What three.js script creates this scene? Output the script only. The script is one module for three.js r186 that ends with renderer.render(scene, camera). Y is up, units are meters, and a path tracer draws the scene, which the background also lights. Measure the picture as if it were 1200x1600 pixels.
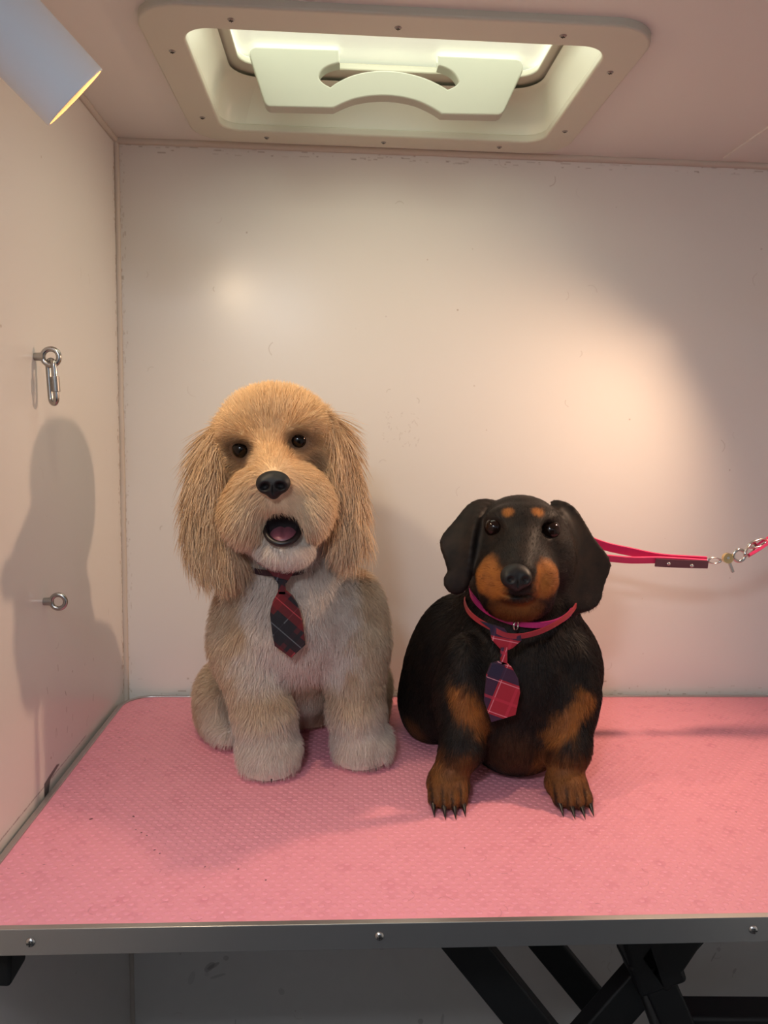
import * as THREE from 'three';
import { RoundedBoxGeometry } from 'three/addons/geometries/RoundedBoxGeometry.js';
import { RectAreaLightUniformsLib } from 'three/addons/lights/RectAreaLightUniformsLib.js';
import { mergeGeometries, toCreasedNormals } from 'three/addons/utils/BufferGeometryUtils.js';
import { createNoise3D } from 'simplex-noise';

// ---------------------------------------------------------------- camera, sky, lights, exposure
const scene = new THREE.Scene();
const camera = new THREE.PerspectiveCamera(66.97, 0.75, 0.02, 60);
camera.position.set(0, 1.2093, 1.2776);
camera.up.set(-0.01319, 0.99333, -0.11456);
camera.lookAt(0.05647, 1.2093 - 0.11365, 1.2776 - 0.99191);
const renderer = new THREE.WebGLRenderer({ antialias: true });
renderer.toneMapping = THREE.LinearToneMapping;
renderer.toneMappingExposure = 0.93;
renderer.shadowMap.enabled = true;
RectAreaLightUniformsLib.init();
scene.background = new THREE.Color().setRGB(0.62, 0.78, 1.0);
scene.backgroundIntensity = 1.1;
const WARM_LEFT = new THREE.Color().setRGB(1.0, 0.78, 0.52), WARM_RIGHT = new THREE.Color().setRGB(1.0, 0.66, 0.44), COOL = new THREE.Color().setRGB(0.82, 0.91, 1.0);
const LAMP_LEFT = 0.47, LAMP_RIGHT = 1.15, SKYLIGHT = 2.2, CEILING_LAMP = 5.6;
const HATCH = new THREE.Color().setRGB(0.93, 1.0, 0.83);
const hatchLight = new THREE.RectAreaLight(HATCH, SKYLIGHT, 0.42, 0.23);
hatchLight.name = 'skylight_daylight';
hatchLight.position.set(0.06, 0.75 + 0.9595, 0.255);
hatchLight.lookAt(0.06, 0, 0.255);
scene.add(hatchLight);

// ---------------------------------------------------------------- helpers
function rngOf(seed) { let a = seed >>> 0; return () => { a = (a + 0x6D2B79F5) | 0; let t = Math.imul(a ^ (a >>> 15), 1 | a); t = (t + Math.imul(t ^ (t >>> 7), 61 | t)) ^ t; return ((t ^ (t >>> 14)) >>> 0) / 4294967296; }; }
const noise = createNoise3D(rngOf(7));
const V = (a) => new THREE.Vector3(...a);
const clamp = (x, a = 0, b = 1) => Math.min(b, Math.max(a, x));
const smooth = (a, b, x) => { const t = clamp((x - a) / (b - a)); return t * t * (3 - 2 * t); };
const lin = (r, g, b) => new THREE.Color().setRGB(r, g, b);
function tag(o, label, category, group, kind) { if (label) o.userData.label = label; if (category) o.userData.category = category; if (group) o.userData.group = group; if (kind) o.userData.kind = kind; return o; }
function thing(name, label, category, at = [0, 0, 0]) { const g = new THREE.Group(); g.name = name; g.position.set(...at); scene.add(g); return tag(g, label, category); }
function part(name, geometry, m, parent) { const o = new THREE.Mesh(geometry, m); o.name = name; o.castShadow = o.receiveShadow = true; parent.add(o); return o; }
function structure(name, geometry, m, parent = scene) { const o = part(name, geometry, m, parent); if (parent === scene) o.userData.kind = 'structure'; return o; }
const box = (x0, x1, y0, y1, z0, z1) => new THREE.BoxGeometry(x1 - x0, y1 - y0, z1 - z0).translate((x0 + x1) / 2, (y0 + y1) / 2, (z0 + z1) / 2);
function merged(list) { return mergeGeometries(list.map((g) => { g = g.index ? g.toNonIndexed() : g; for (const k of Object.keys(g.attributes)) if (!['position', 'normal', 'uv'].includes(k)) g.deleteAttribute(k); return g; })); }
function canvas(w, h, draw) { const c = document.createElement('canvas'); c.width = w; c.height = h; draw(c.getContext('2d'), w, h); const t = new THREE.CanvasTexture(c); t.colorSpace = THREE.SRGBColorSpace; t.anisotropy = 8; return t; }
function tube(points, r, seg = 40, rad = 10, closed = false) { return new THREE.TubeGeometry(new THREE.CatmullRomCurve3(points.map(V), closed, 'centripetal'), seg, r, rad, closed); }
function bar(a, b, w, d) { // a box beam from a to b, w across in its plane and d deep along z
  const A = V(a), B = V(b), L = A.distanceTo(B), g = new RoundedBoxGeometry(L, w, d, 2, Math.min(w, d) * 0.12);
  const x = B.clone().sub(A).normalize(), z = new THREE.Vector3(0, 0, 1).addScaledVector(x, -x.z).normalize(), y = z.clone().cross(x);
  return g.applyMatrix4(new THREE.Matrix4().makeBasis(x, y, z).setPosition(A.add(B).multiplyScalar(0.5)));
}
function roundRect(x0, x1, y0, y1, r, S = THREE.Shape) {
  const s = new S(); s.moveTo(x0 + r, y0); s.lineTo(x1 - r, y0); s.absarc(x1 - r, y0 + r, r, -Math.PI / 2, 0); s.lineTo(x1, y1 - r); s.absarc(x1 - r, y1 - r, r, 0, Math.PI / 2);
  s.lineTo(x0 + r, y1); s.absarc(x0 + r, y1 - r, r, Math.PI / 2, Math.PI); s.lineTo(x0, y0 + r); s.absarc(x0 + r, y0 + r, r, Math.PI, Math.PI * 1.5); return s;
}
const std = (o) => new THREE.MeshStandardMaterial(o), phys = (o) => new THREE.MeshPhysicalMaterial(o);
const TABLE = 0.75, CEIL = TABLE + 0.889, LEFT = -0.3562, RIGHT = 0.98, REAR = 1.95;

// ---------------------------------------------------------------- the van's shell
function scuffs(w, h, mpp, seed, marks) { // gloss panel with hairs, scratches and grime specks
  return canvas(w, h, (c) => {
    const R = rngOf(seed); c.fillStyle = '#e6e2dd'; c.fillRect(0, 0, w, h);
    for (let i = 0; i < 90; i++) { c.strokeStyle = `rgba(120,100,85,${0.08 + 0.2 * R()})`; c.lineWidth = 0.6 + 0.8 * R(); const x = R() * w, y = R() * h, l = (0.004 + 0.012 * R()) / mpp, a = R() * 6.3; c.beginPath(); c.moveTo(x, y); c.quadraticCurveTo(x + l * Math.cos(a), y + l * Math.sin(a), x + l * Math.cos(a + 0.8) * 1.3, y + l * Math.sin(a + 0.8) * 1.3); c.stroke(); }
    for (let i = 0; i < 60; i++) { c.fillStyle = `rgba(110,80,65,${0.1 + 0.3 * R()})`; c.beginPath(); c.arc(R() * w, R() * h, 0.4 + R() * 1.1, 0, 7); c.fill(); }
    marks(c, R);
  });
}
// back panel: 1.4 m wide from x = -0.38, 1.75 m high from y = 0
const backMap = scuffs(1400, 1750, 0.001, 3, (c, R) => {
  const p = (x, y) => [(x + 0.38) * 1000, 1750 - y * 1000];
  for (let i = 0; i < 260; i++) { const [x, y] = p(-0.353 + 0.012 * R() * R(), 0.75 + 0.88 * R()); c.fillStyle = `rgba(120,95,75,${0.06 + 0.16 * R()})`; c.fillRect(x, y, 1 + R(), 1 + 6 * R()); }
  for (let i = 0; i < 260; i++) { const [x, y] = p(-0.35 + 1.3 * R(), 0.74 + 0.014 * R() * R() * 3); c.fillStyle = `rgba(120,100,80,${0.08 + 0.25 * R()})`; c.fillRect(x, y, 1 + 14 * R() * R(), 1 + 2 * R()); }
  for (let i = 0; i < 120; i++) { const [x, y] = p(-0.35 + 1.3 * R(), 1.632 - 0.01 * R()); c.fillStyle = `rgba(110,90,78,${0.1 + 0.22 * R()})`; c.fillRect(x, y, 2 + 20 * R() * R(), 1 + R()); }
  for (let i = 0; i < 46; i++) { const [x, y] = p(0.1 + 0.06 * (R() - 0.5), 1.2 + 0.06 * (R() - 0.5)); c.strokeStyle = `rgba(120,100,90,${0.15 + 0.2 * R()})`; c.lineWidth = 0.7; c.beginPath(); c.moveTo(x, y); c.lineTo(x + 8 * (R() - 0.5), y + 10 * (R() - 0.5)); c.stroke(); }
  for (let i = 0; i < 90; i++) { const [x, y] = p(-0.33 + 1.2 * R(), 0.1 + 0.6 * R()); c.fillStyle = `rgba(60,50,45,${0.05 + 0.16 * R()})`; c.beginPath(); c.ellipse(x, y, 2 + 14 * R(), 1 + 6 * R(), R() * 3, 0, 7); c.fill(); }
});
const leftMap = scuffs(1900, 1750, 0.0011, 9, (c, R) => { // u runs with z from -0.03 over 2 m
  const p = (z, y) => [(z + 0.03) * 950, 1750 - y * 1000];
  for (let i = 0; i < 220; i++) { const [x, y] = p(0.004 + 0.014 * R() * R(), 0.75 + 0.88 * R()); c.fillStyle = `rgba(130,95,70,${0.12 + 0.3 * R()})`; c.fillRect(x, y, 1 + 2 * R(), 1 + 8 * R()); }
  const stroke = (a, b, w, col) => { c.strokeStyle = col; c.lineWidth = w; c.lineCap = 'round'; c.beginPath(); c.moveTo(...p(...a)); c.lineTo(...p(...b)); c.stroke(); };
  for (let i = 0; i < 15; i++) { const z = 0.08 + 0.3 * R(), y = 0.78 + 0.14 * R(); stroke([z, y], [z + 0.006 * (R() - 0.5), y + 0.003 + 0.009 * R()], 0.6 + 0.8 * R(), `rgba(80,60,50,${0.12 + 0.3 * R()})`); }
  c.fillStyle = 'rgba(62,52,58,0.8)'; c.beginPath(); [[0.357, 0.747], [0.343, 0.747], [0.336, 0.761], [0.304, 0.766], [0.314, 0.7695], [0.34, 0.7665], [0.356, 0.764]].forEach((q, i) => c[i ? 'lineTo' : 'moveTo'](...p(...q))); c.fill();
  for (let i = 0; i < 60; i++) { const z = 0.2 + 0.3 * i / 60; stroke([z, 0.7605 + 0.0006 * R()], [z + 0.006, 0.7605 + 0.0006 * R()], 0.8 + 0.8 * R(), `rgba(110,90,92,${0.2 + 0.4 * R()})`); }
});
const panelLook = (o) => phys({ color: 0xffffff, roughness: 0.26, specularIntensity: 0.9, ...o });
const wallBackMat = panelLook({ map: backMap }), wallLeftMat = panelLook({ map: leftMap }), panelMat = panelLook({ color: lin(0.8, 0.77, 0.72) });
const ceilMat = phys({ color: lin(0.78, 0.74, 0.7), roughness: 0.38 });
{
  const g = box(LEFT - 0.024, 1.02, 0, TABLE + 1.0, -0.03, 0), uv = g.attributes.uv, ps = g.attributes.position;
  for (let i = 0; i < uv.count; i++) uv.setXY(i, (ps.getX(i) + 0.38) / 1.4, ps.getY(i) / 1.75);
  structure('wall_back', g, wallBackMat);
  const l = box(LEFT - 0.03, LEFT, 0, TABLE + 1.0, 0, REAR), lu = l.attributes.uv, lp = l.attributes.position;
  for (let i = 0; i < lu.count; i++) lu.setXY(i, (lp.getZ(i) + 0.03) / 2, lp.getY(i) / 1.75);
  structure('wall_left', l, wallLeftMat);
  structure('wall_right', box(RIGHT, RIGHT + 0.03, 0, TABLE + 1.0, 0, REAR), panelMat);
  structure('floor', box(LEFT - 0.03, RIGHT + 0.03, -0.04, 0, -0.03, REAR + 0.03), std({ color: lin(0.06, 0.06, 0.065), roughness: 0.6 }));
  // rear doors behind the photographer: dark lining and an added, unseen window placed to bring in cool daylight
  const WX0 = -0.25, WX1 = 0.9, WY0 = TABLE + 0.52, WY1 = TABLE + 0.82, lining = std({ color: lin(0.09, 0.09, 0.095), roughness: 0.7 });
  structure('wall_rear', merged([box(LEFT - 0.03, WX0, 0, TABLE + 1.0, REAR, REAR + 0.03), box(WX1, RIGHT + 0.03, 0, TABLE + 1.0, REAR, REAR + 0.03), box(WX0, WX1, WY1, TABLE + 1.0, REAR, REAR + 0.03), box(WX0, WX1, 0, WY0, REAR, REAR + 0.03)]), lining);
  structure('added_window_1', box(WX0 - 0.004, WX1 + 0.004, WY0 - 0.004, WY1 + 0.004, REAR + 0.013, REAR + 0.017), phys({ color: 0xffffff, roughness: 0.02, transmission: 1, thickness: 0 }));
  structure('floor_outside', box(-6, 6, -0.5, -0.42, REAR + 0.03, 9), std({ color: lin(0.16, 0.16, 0.16), roughness: 0.9 }));
  // ceiling with the hatch cut-out
  const s = new THREE.Shape([[LEFT - 0.03, 0], [RIGHT + 0.03, 0], [RIGHT + 0.03, -REAR - 0.03], [LEFT - 0.03, -REAR - 0.03]].map((q) => new THREE.Vector2(...q)));
  s.holes.push(roundRect(-0.186, 0.3, -0.382, -0.071, 0.035, THREE.Path));
  structure('ceiling', new THREE.ExtrudeGeometry(s, { depth: 0.03, bevelEnabled: false, curveSegments: 10 }).rotateX(-Math.PI / 2).translate(0, CEIL, 0), ceilMat);
  // roof skin above the hatch so that only its pane lets light in
  structure('roof', box(LEFT - 0.03, RIGHT + 0.03, CEIL + 0.105, CEIL + 0.12, -0.03, REAR + 0.03), panelMat);
}
// sealant beads along the corners: uneven, slightly proud
function bead(a, b, r, seed) {
  const A = V(a), B = V(b), R = rngOf(seed), pts = [];
  for (let i = 0; i <= 40; i++) { const p = A.clone().lerp(B, i / 40); p.x += 0.0009 * (R() - 0.5); p.y += 0.0009 * (R() - 0.5); p.z += 0.0009 * (R() - 0.5); pts.push(p.toArray()); }
  return tube(pts, r, 160, 8);
}
const sealant = std({ color: lin(0.62, 0.55, 0.48), roughness: 0.5 });
structure('trim_1', bead([LEFT + 0.002, 0.02, 0.002], [LEFT + 0.002, CEIL, 0.002], 0.0048, 11), sealant);
structure('trim_2', bead([LEFT, CEIL - 0.002, 0.002], [RIGHT, CEIL - 0.002, 0.002], 0.0062, 12), sealant);
structure('trim_3', bead([LEFT + 0.002, CEIL - 0.002, 0], [LEFT + 0.002, CEIL - 0.002, REAR], 0.0048, 13), sealant);
structure('trim_4', box(0.5985, 0.64, CEIL - 0.0025, CEIL, 0.026, REAR), ceilMat);

// ---------------------------------------------------------------- roof hatch
{
  const plastic = phys({ color: lin(0.62, 0.59, 0.49), roughness: 0.38 }), pale = phys({ color: lin(0.78, 0.77, 0.66), roughness: 0.33 });
  const t = thing('roof_hatch', 'beige plastic roof skylight with rounded frame and glowing pane in the ceiling', 'skylight', [0.0565, CEIL, 0.2275]);
  const X = -0.0565, Z = -0.2275, flat = (g) => g.rotateX(Math.PI / 2).translate(X, 0, Z);  // shape (x, z) laid flat, depth downwards
  const f = roundRect(-0.222, 0.335, 0.036, 0.42, 0.05); f.holes.push(roundRect(-0.182, 0.296, 0.075, 0.378, 0.034, THREE.Path));
  part('frame', flat(new THREE.ExtrudeGeometry(f, { depth: 0.006, bevelThickness: 0.003, bevelSize: 0.003, bevelSegments: 3, curveSegments: 14 })), plastic, t);
  // tapered well from the opening up to the pane rim
  const ring = (x0, x1, z0, z1, r, y) => roundRect(x0, x1, z0, z1, r).getSpacedPoints(120).map((p) => [p.x + X, y, p.y + Z]);
  const loft = (rings) => { const pos = [], idx = [], n = rings[0].length; rings.forEach((q) => q.forEach((p) => pos.push(...p))); for (let j = 0; j + 1 < rings.length; j++) for (let i = 0; i < n; i++) { const a = j * n + i, b = j * n + (i + 1) % n; idx.push(a, b, a + n, b, b + n, a + n); } const g = new THREE.BufferGeometry(); g.setAttribute('position', new THREE.Float32BufferAttribute(pos, 3)); g.setIndex(idx); g.computeVertexNormals(); return g; };
  part('well', loft([ring(-0.182, 0.296, 0.075, 0.378, 0.034, -0.006), ring(-0.180, 0.294, 0.077, 0.376, 0.036, 0.012), ring(-0.176, 0.290, 0.087, 0.374, 0.04, 0.034), ring(-0.168, 0.284, 0.101, 0.372, 0.04, 0.05), ring(-0.160, 0.276, 0.112, 0.37, 0.04, 0.053)]), pale, t);
  const rim = roundRect(-0.172, 0.288, 0.098, 0.374, 0.04); rim.holes.push(roundRect(-0.148, 0.266, 0.134, 0.366, 0.03, THREE.Path));
  part('pane_rim', flat(new THREE.ExtrudeGeometry(rim, { depth: 0.006, bevelThickness: 0.002, bevelSize: 0.002, bevelSegments: 2, curveSegments: 12 })).translate(0, 0.066, 0), plastic, t);
  const pane = roundRect(-0.158, 0.276, 0.122, 0.372, 0.03);
  part('skylight_pane', flat(new THREE.ExtrudeGeometry(pane, { depth: 0.006, bevelEnabled: false })).translate(0, 0.078, 0), phys({ color: lin(0.85, 0.83, 0.7), roughness: 0.3, emissive: HATCH, emissiveIntensity: 0.5 }), t);
  // bow handle: two wings joined by an arch, leaning on the rear of the well
  const h = new THREE.Shape();
  h.moveTo(-0.1014, 0.0006); h.lineTo(-0.0174, 0.0022); h.quadraticCurveTo(0.0, 0.011, 0.012, 0.0145); h.quadraticCurveTo(0.0545, 0.0255, 0.0969, 0.0155); h.quadraticCurveTo(0.118, 0.009, 0.1315, 0.0005); h.lineTo(0.2082, 0.0021); h.quadraticCurveTo(0.214, 0.003, 0.217, 0.01);
  h.lineTo(0.2385, 0.056); h.quadraticCurveTo(0.242, 0.0689, 0.23, 0.0689); h.lineTo(0.1257, 0.0687); h.lineTo(0.1264, 0.0595); h.quadraticCurveTo(0.149, 0.056, 0.1551, 0.0399); h.quadraticCurveTo(0.1545, 0.033, 0.1383, 0.0276);
  h.quadraticCurveTo(0.1, 0.048, 0.0532, 0.0474); h.quadraticCurveTo(0.008, 0.046, -0.0205, 0.0241); h.quadraticCurveTo(-0.037, 0.03, -0.0382, 0.0375); h.quadraticCurveTo(-0.037, 0.052, -0.0106, 0.0575); h.lineTo(-0.0119, 0.0702);
  h.lineTo(-0.1188, 0.0689); h.quadraticCurveTo(-0.13, 0.069, -0.1265, 0.057); h.lineTo(-0.109, 0.008); h.quadraticCurveTo(-0.107, 0.001, -0.1014, 0.0006);
  const hg = new THREE.ExtrudeGeometry(h, { depth: 0.017, bevelThickness: 0.0025, bevelSize: 0.002, bevelSegments: 3, curveSegments: 14 }).translate(0, 0, -0.0195);
  part('handle', hg.scale(1, 1.05, 1).translate(X, -0.0075, 0.172 + Z), phys({ color: lin(0.47, 0.47, 0.39), roughness: 0.36 }), t);
  for (const [x, z] of [[-0.122, 0.398], [0.055, 0.398], [0.234, 0.398], [-0.2, 0.32], [0.314, 0.318], [-0.2, 0.125], [0.314, 0.13], [-0.117, 0.057], [0.058, 0.057], [0.234, 0.057]]) {
    const s = part('screw', new THREE.SphereGeometry(0.0042, 14, 6, 0, 6.29, 0, 1.3).scale(1, 0.5, 1).rotateX(Math.PI).translate(x + X, -0.0085, z + Z), metalOf(0.35, 0.4), t);
    part('slot', merged([box(-0.0022, 0.0022, -0.0003, 0.0003, -0.0004, 0.0004), box(-0.0004, 0.0004, -0.0003, 0.0003, -0.0022, 0.0022)]).translate(x + X, -0.0107, z + Z), std({ color: lin(0.05, 0.045, 0.04), roughness: 0.8 }), s);
  }
}
function metalOf(v, r) { return std({ color: lin(v, v * 0.97, v * 0.93), metalness: 1, roughness: r }); }

// ---------------------------------------------------------------- tube spot lamps
function spotLamp(name, label, mouth, axis, strength, WARM, anchor, cone, edge) {
  const t = thing(name, label, 'lamp', mouth), ax = V(axis).normalize();
  const q = new THREE.Quaternion().setFromUnitVectors(new THREE.Vector3(0, -1, 0), ax), turn = (g) => g.applyQuaternion(q);
  const L = 0.12, R = 0.0355, r = 0.0333;
  const lathe = (pr) => turn(new THREE.LatheGeometry(pr.map((p) => new THREE.Vector2(...p)), 48));
  part('shade', lathe([[0.001, L], [R - 0.004, L], [R - 0.001, L - 0.002], [R, L - 0.006], [R, 0.001], [R - 0.0005, 0], [r + 0.0006, 0]]), phys({ color: lin(0.8, 0.89, 0.98), roughness: 0.42 }), t);  // white tube; the bluish cast of daylight is put into its colour
  part('liner', lathe([[r + 0.0006, 0], [r, 0.0004], [r, 0.05], [0.001, 0.05]]), phys({ color: lin(0.75, 0.42, 0.2), roughness: 0.5 }), t);
  part('bulb', turn(new THREE.LatheGeometry([[0.0001, 0.012], [0.016, 0.0135], [0.023, 0.018], [0.024, 0.03], [0.012, 0.048], [0.0001, 0.049]].map((p) => new THREE.Vector2(...p)), 32)), std({ color: lin(0.9, 0.85, 0.8), roughness: 0.4, emissive: WARM, emissiveIntensity: 1.6 }), t);
  const back = ax.clone().multiplyScalar(-(L + 0.01)), foot = V(anchor).sub(V(mouth));
  part('arm', tube([ax.clone().multiplyScalar(-L + 0.004).toArray(), back.toArray(), foot.toArray()], 0.006, 24, 10), metalOf(0.5, 0.35), t);
  const light = new THREE.SpotLight(WARM, strength, 0, cone, edge, 2);
  light.name = name + '_light'; light.castShadow = true; light.shadow.radius = 0.9;
  light.position.copy(ax).multiplyScalar(-0.009); light.target.position.copy(ax).multiplyScalar(1); t.add(light, light.target);
  return t;
}
spotLamp('tube_lamp', 'white tube spot lamp pointing down from the upper left corner', [-0.2456, TABLE + 0.7483, 0.52], [0.65, -0.635, -0.4], LAMP_LEFT, WARM_LEFT, [LEFT + 0.035, CEIL, 0.62], 1.2, 1.0);
spotLamp('tube_lamp_001', 'white tube spot lamp at the right, beyond the end of the pink table', [0.66, TABLE + 0.655, 0.25], [-0.77, -0.63, 0.04], LAMP_RIGHT, WARM_RIGHT, [0.86, CEIL, 0.25], 1.22, 1.0);

// round ceiling lamp behind the photographer
{
  const t = thing('ceiling_lamp', 'round cool white lamp on the ceiling behind the viewer, outside the picture', 'lamp', [-0.22, CEIL, 1.5]);
  part('housing', new THREE.LatheGeometry([[0.0001, 0], [0.1, 0], [0.1, -0.018], [0.094, -0.022], [0.09, -0.022], [0.09, -0.016], [0.0001, -0.016]].map((p) => new THREE.Vector2(...p)), 40), panelMat, t);
  part('lamp_diffuser', new THREE.CylinderGeometry(0.0895, 0.0895, 0.004, 40).translate(0, -0.0185, 0), std({ color: lin(0.9, 0.9, 0.9), roughness: 0.5, emissive: COOL, emissiveIntensity: 1.5 }), t);
  const light = new THREE.RectAreaLight(COOL, CEILING_LAMP * 20, 0.16, 0.16); light.name = 'ceiling_lamp_light'; light.position.set(0, -0.0225, 0); light.rotation.x = -Math.PI / 2; t.add(light);
}

// ---------------------------------------------------------------- grooming table
{
  const X0 = -0.35, X1 = 0.85, Z0 = 0.012, Z1 = 0.612, cx = 0.25, cz = 0.312;
  const t = thing('grooming_table', 'pink rubber topped grooming table with aluminium edge and black scissor legs', 'table', [cx, 0, cz]);
  const R = rngOf(21);
  const matMap = canvas(2048, 1024, (c, w, h) => { // 1.2 x 0.6 m
    c.fillStyle = '#ee9caa'; c.fillRect(0, 0, w, h);
    const p = (x, z) => [(x - X0) / 1.2 * w, (z - Z0) / 0.6 * h];
    for (let i = 0; i < 3000; i++) { c.fillStyle = R() < 0.5 ? 'rgba(240,160,172,0.10)' : 'rgba(190,95,112,0.09)'; c.beginPath(); c.arc(R() * w, R() * h, 2 + 14 * R(), 0, 7); c.fill(); }
    for (let i = 0; i < 150; i++) { const [x, y] = [R() * w, R() * h], l = 8 + 16 * R(), a = R() * 6.3; c.strokeStyle = `rgba(120,60,65,${0.2 + 0.25 * R()})`; c.lineWidth = 0.7 + 0.5 * R(); c.beginPath(); c.moveTo(x, y); c.quadraticCurveTo(x + l * Math.cos(a), y + l * Math.sin(a), x + l * 1.4 * Math.cos(a + 0.9), y + l * 1.4 * Math.sin(a + 0.9)); c.stroke(); }
    c.fillStyle = 'rgba(70,35,40,0.8)';
    for (const [x, z, s] of [[-0.282, 0.415, 3.5], [-0.235, 0.41, 3], [-0.225, 0.44, 2], [-0.217, 0.446, 2], [-0.209, 0.452, 2.4], [-0.2, 0.458, 2.2], [-0.193, 0.464, 2], [-0.186, 0.47, 2], [-0.194, 0.482, 2.2], [-0.187, 0.489, 2], [-0.19, 0.5, 2], [-0.135, 0.515, 2], [-0.1, 0.52, 2], [-0.07, 0.54, 2], [-0.13, 0.55, 2], [0.06, 0.512, 2], [0.14, 0.485, 2.6], [0.48, 0.42, 2.4], [0.475, 0.43, 2.4], [0.484, 0.412, 2], [0.52, 0.38, 2], [0.2, 0.43, 2], [0.1, 0.445, 2]]) { c.beginPath(); c.ellipse(...p(x, z), s, s * 0.7, R() * 3, 0, 7); c.fill(); }
    for (let i = 0; i < 70; i++) { const [x, y] = p(-0.34 + 0.1 * R() * R(), 0.04 + 0.5 * R()); c.fillStyle = `rgba(110,60,60,${0.2 + 0.4 * R()})`; c.fillRect(x, y, 2 + 4 * R(), 1 + R()); }
  });
  matMap.flipY = true;
  const rubber = phys({ map: matMap, roughness: 0.5, specularIntensity: 0.7 });
  const top = new THREE.ExtrudeGeometry(roundRect(X0 + 0.004, X1 - 0.004, -Z1 + 0.003, -Z0 - 0.003, 0.045), { depth: 0.02, bevelEnabled: false, curveSegments: 12 }).rotateX(-Math.PI / 2).translate(-cx, TABLE - 0.02, -cz);
  const tu = top.attributes.uv, tp = top.attributes.position;
  for (let i = 0; i < tu.count; i++) tu.setXY(i, (tp.getX(i) + cx - X0) / 1.2, 1 - (tp.getZ(i) + cz - Z0) / 0.6);
  part('table_top', top, rubber, t);
  // raised lens-shaped pimples of the rubber mat, staggered rows
  const places = [], pitch = 0.0125, row = 0.007;
  for (let j = 0; ; j++) { const z = Z0 + 0.011 + j * row; if (z > Z1 - 0.01) break; for (let i = 0; ; i++) { const x = X0 + 0.012 + i * pitch + (j % 2) * pitch / 2; if (x > X1 - 0.012) break; const dx = Math.max(0, X0 + 0.05 - x), dz = Math.max(0, Z0 + 0.05 - z, z - Z1 + 0.05); if (Math.hypot(dx, dz) < 0.04) places.push([x, z]); } }
  const nubs = new THREE.InstancedMesh(new THREE.SphereGeometry(1, 10, 4, 0, 6.2832, 0, Math.PI / 2), phys({ color: lin(0.86, 0.33, 0.405), roughness: 0.45, specularIntensity: 0.7 }), places.length), m4 = new THREE.Matrix4();
  places.forEach(([x, z], i) => nubs.setMatrixAt(i, m4.makeScale(0.0034, 0.00075, 0.0029).setPosition(x - cx, TABLE - 0.0001, z - cz)));
  nubs.name = 'mat_pimples'; nubs.userData.kind = 'stuff'; nubs.receiveShadow = true; t.add(nubs);
  // aluminium edging: a lip on top and a flat face
  const alu = phys({ color: lin(0.5, 0.49, 0.48), metalness: 0.9, roughness: 0.34 });
  const ringG = (o, i, r, d, y) => { const s = roundRect(X0 - o, X1 + o, -Z1 - o, -Z0 + o, 0.048 + o); s.holes.push(roundRect(X0 + i, X1 - i, -Z1 + i, -Z0 - i, 0.048 - i, THREE.Path)); return new THREE.ExtrudeGeometry(s, { depth: d, bevelThickness: 0.0006, bevelSize: 0.0006, bevelSegments: 2, curveSegments: 16 }).rotateX(-Math.PI / 2).translate(-cx, y, -cz); };
  part('edge_trim', merged([ringG(0.0012, 0.001, 0, 0.023, TABLE - 0.023), ringG(0.0012, 0.0045, 0, 0.0012, TABLE)]), alu, t);
  for (const x of [-0.273, 0.0413, 0.3962, 0.72]) {
    const s = part('screw', new THREE.SphereGeometry(0.0046, 16, 8, 0, 6.29, 0, 1.4).scale(1, 0.7, 1).rotateX(Math.PI / 2).translate(x - cx, TABLE - 0.0105, Z1 + 0.0016 - cz), metalOf(0.6, 0.22), t);
    part('slot', merged([box(-0.0025, 0.0025, -0.0005, 0.0005, -0.0005, 0.0005), box(-0.0005, 0.0005, -0.0025, 0.0025, -0.0005, 0.0005)]).translate(x - cx, TABLE - 0.0105, Z1 + 0.0048 - cz), std({ color: lin(0.03, 0.03, 0.03), roughness: 0.7 }), s);
  }
  // black scissor frame: a near and a far pair of crossing beams, mounting rails, base and gas strut
  const black = std({ color: lin(0.006, 0.006, 0.0065), roughness: 0.5 }), P = (x, y, z) => [x - cx, y + TABLE, z - cz];
  part('beam', bar(P(0.072, -0.035, 0.45), P(0.49, -0.57, 0.45), 0.045, 0.026), black, t);
  part('beam', bar(P(0.075, -0.035, 0.15), P(0.5, -0.56, 0.15), 0.045, 0.026), black, t);
  part('beam', bar(P(0.512, -0.035, 0.42), P(0.1, -0.56, 0.42), 0.045, 0.026), black, t);
  part('lift_arm', bar(P(0.355, -0.13, 0.44), P(0.455, -0.34, 0.44), 0.038, 0.026), black, t);
  part('bracket', bar(P(0.33, -0.035, 0.43), P(0.39, -0.2, 0.43), 0.06, 0.05), black, t);
  part('bracket', bar(P(0.46, -0.035, 0.43), P(0.37, -0.19, 0.43), 0.06, 0.05), black, t);
  part('cross_rail', bar(P(0.41, -0.272, 0.42), P(0.72, -0.282, 0.42), 0.05, 0.04), black, t);
  part('gas_strut', tube([P(0.372, -0.2, 0.43), P(0.392, -0.25, 0.43), P(0.45, -0.4, 0.43)], 0.011, 12, 16), metalOf(0.25, 0.35), t);
  part('mounting_rail', box(-0.28 - cx, 0.78 - cx, TABLE - 0.052, TABLE - 0.021, 0.13 - cz, 0.17 - cz), black, t);
  part('mounting_rail', box(-0.05 - cx, 0.78 - cx, TABLE - 0.05, TABLE - 0.021, 0.43 - cz, 0.47 - cz), black, t);
  part('corner_bracket', bar(P(-0.325, -0.021, 0.55), P(-0.329, -0.088, 0.55), 0.034, 0.04), black, t);
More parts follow.
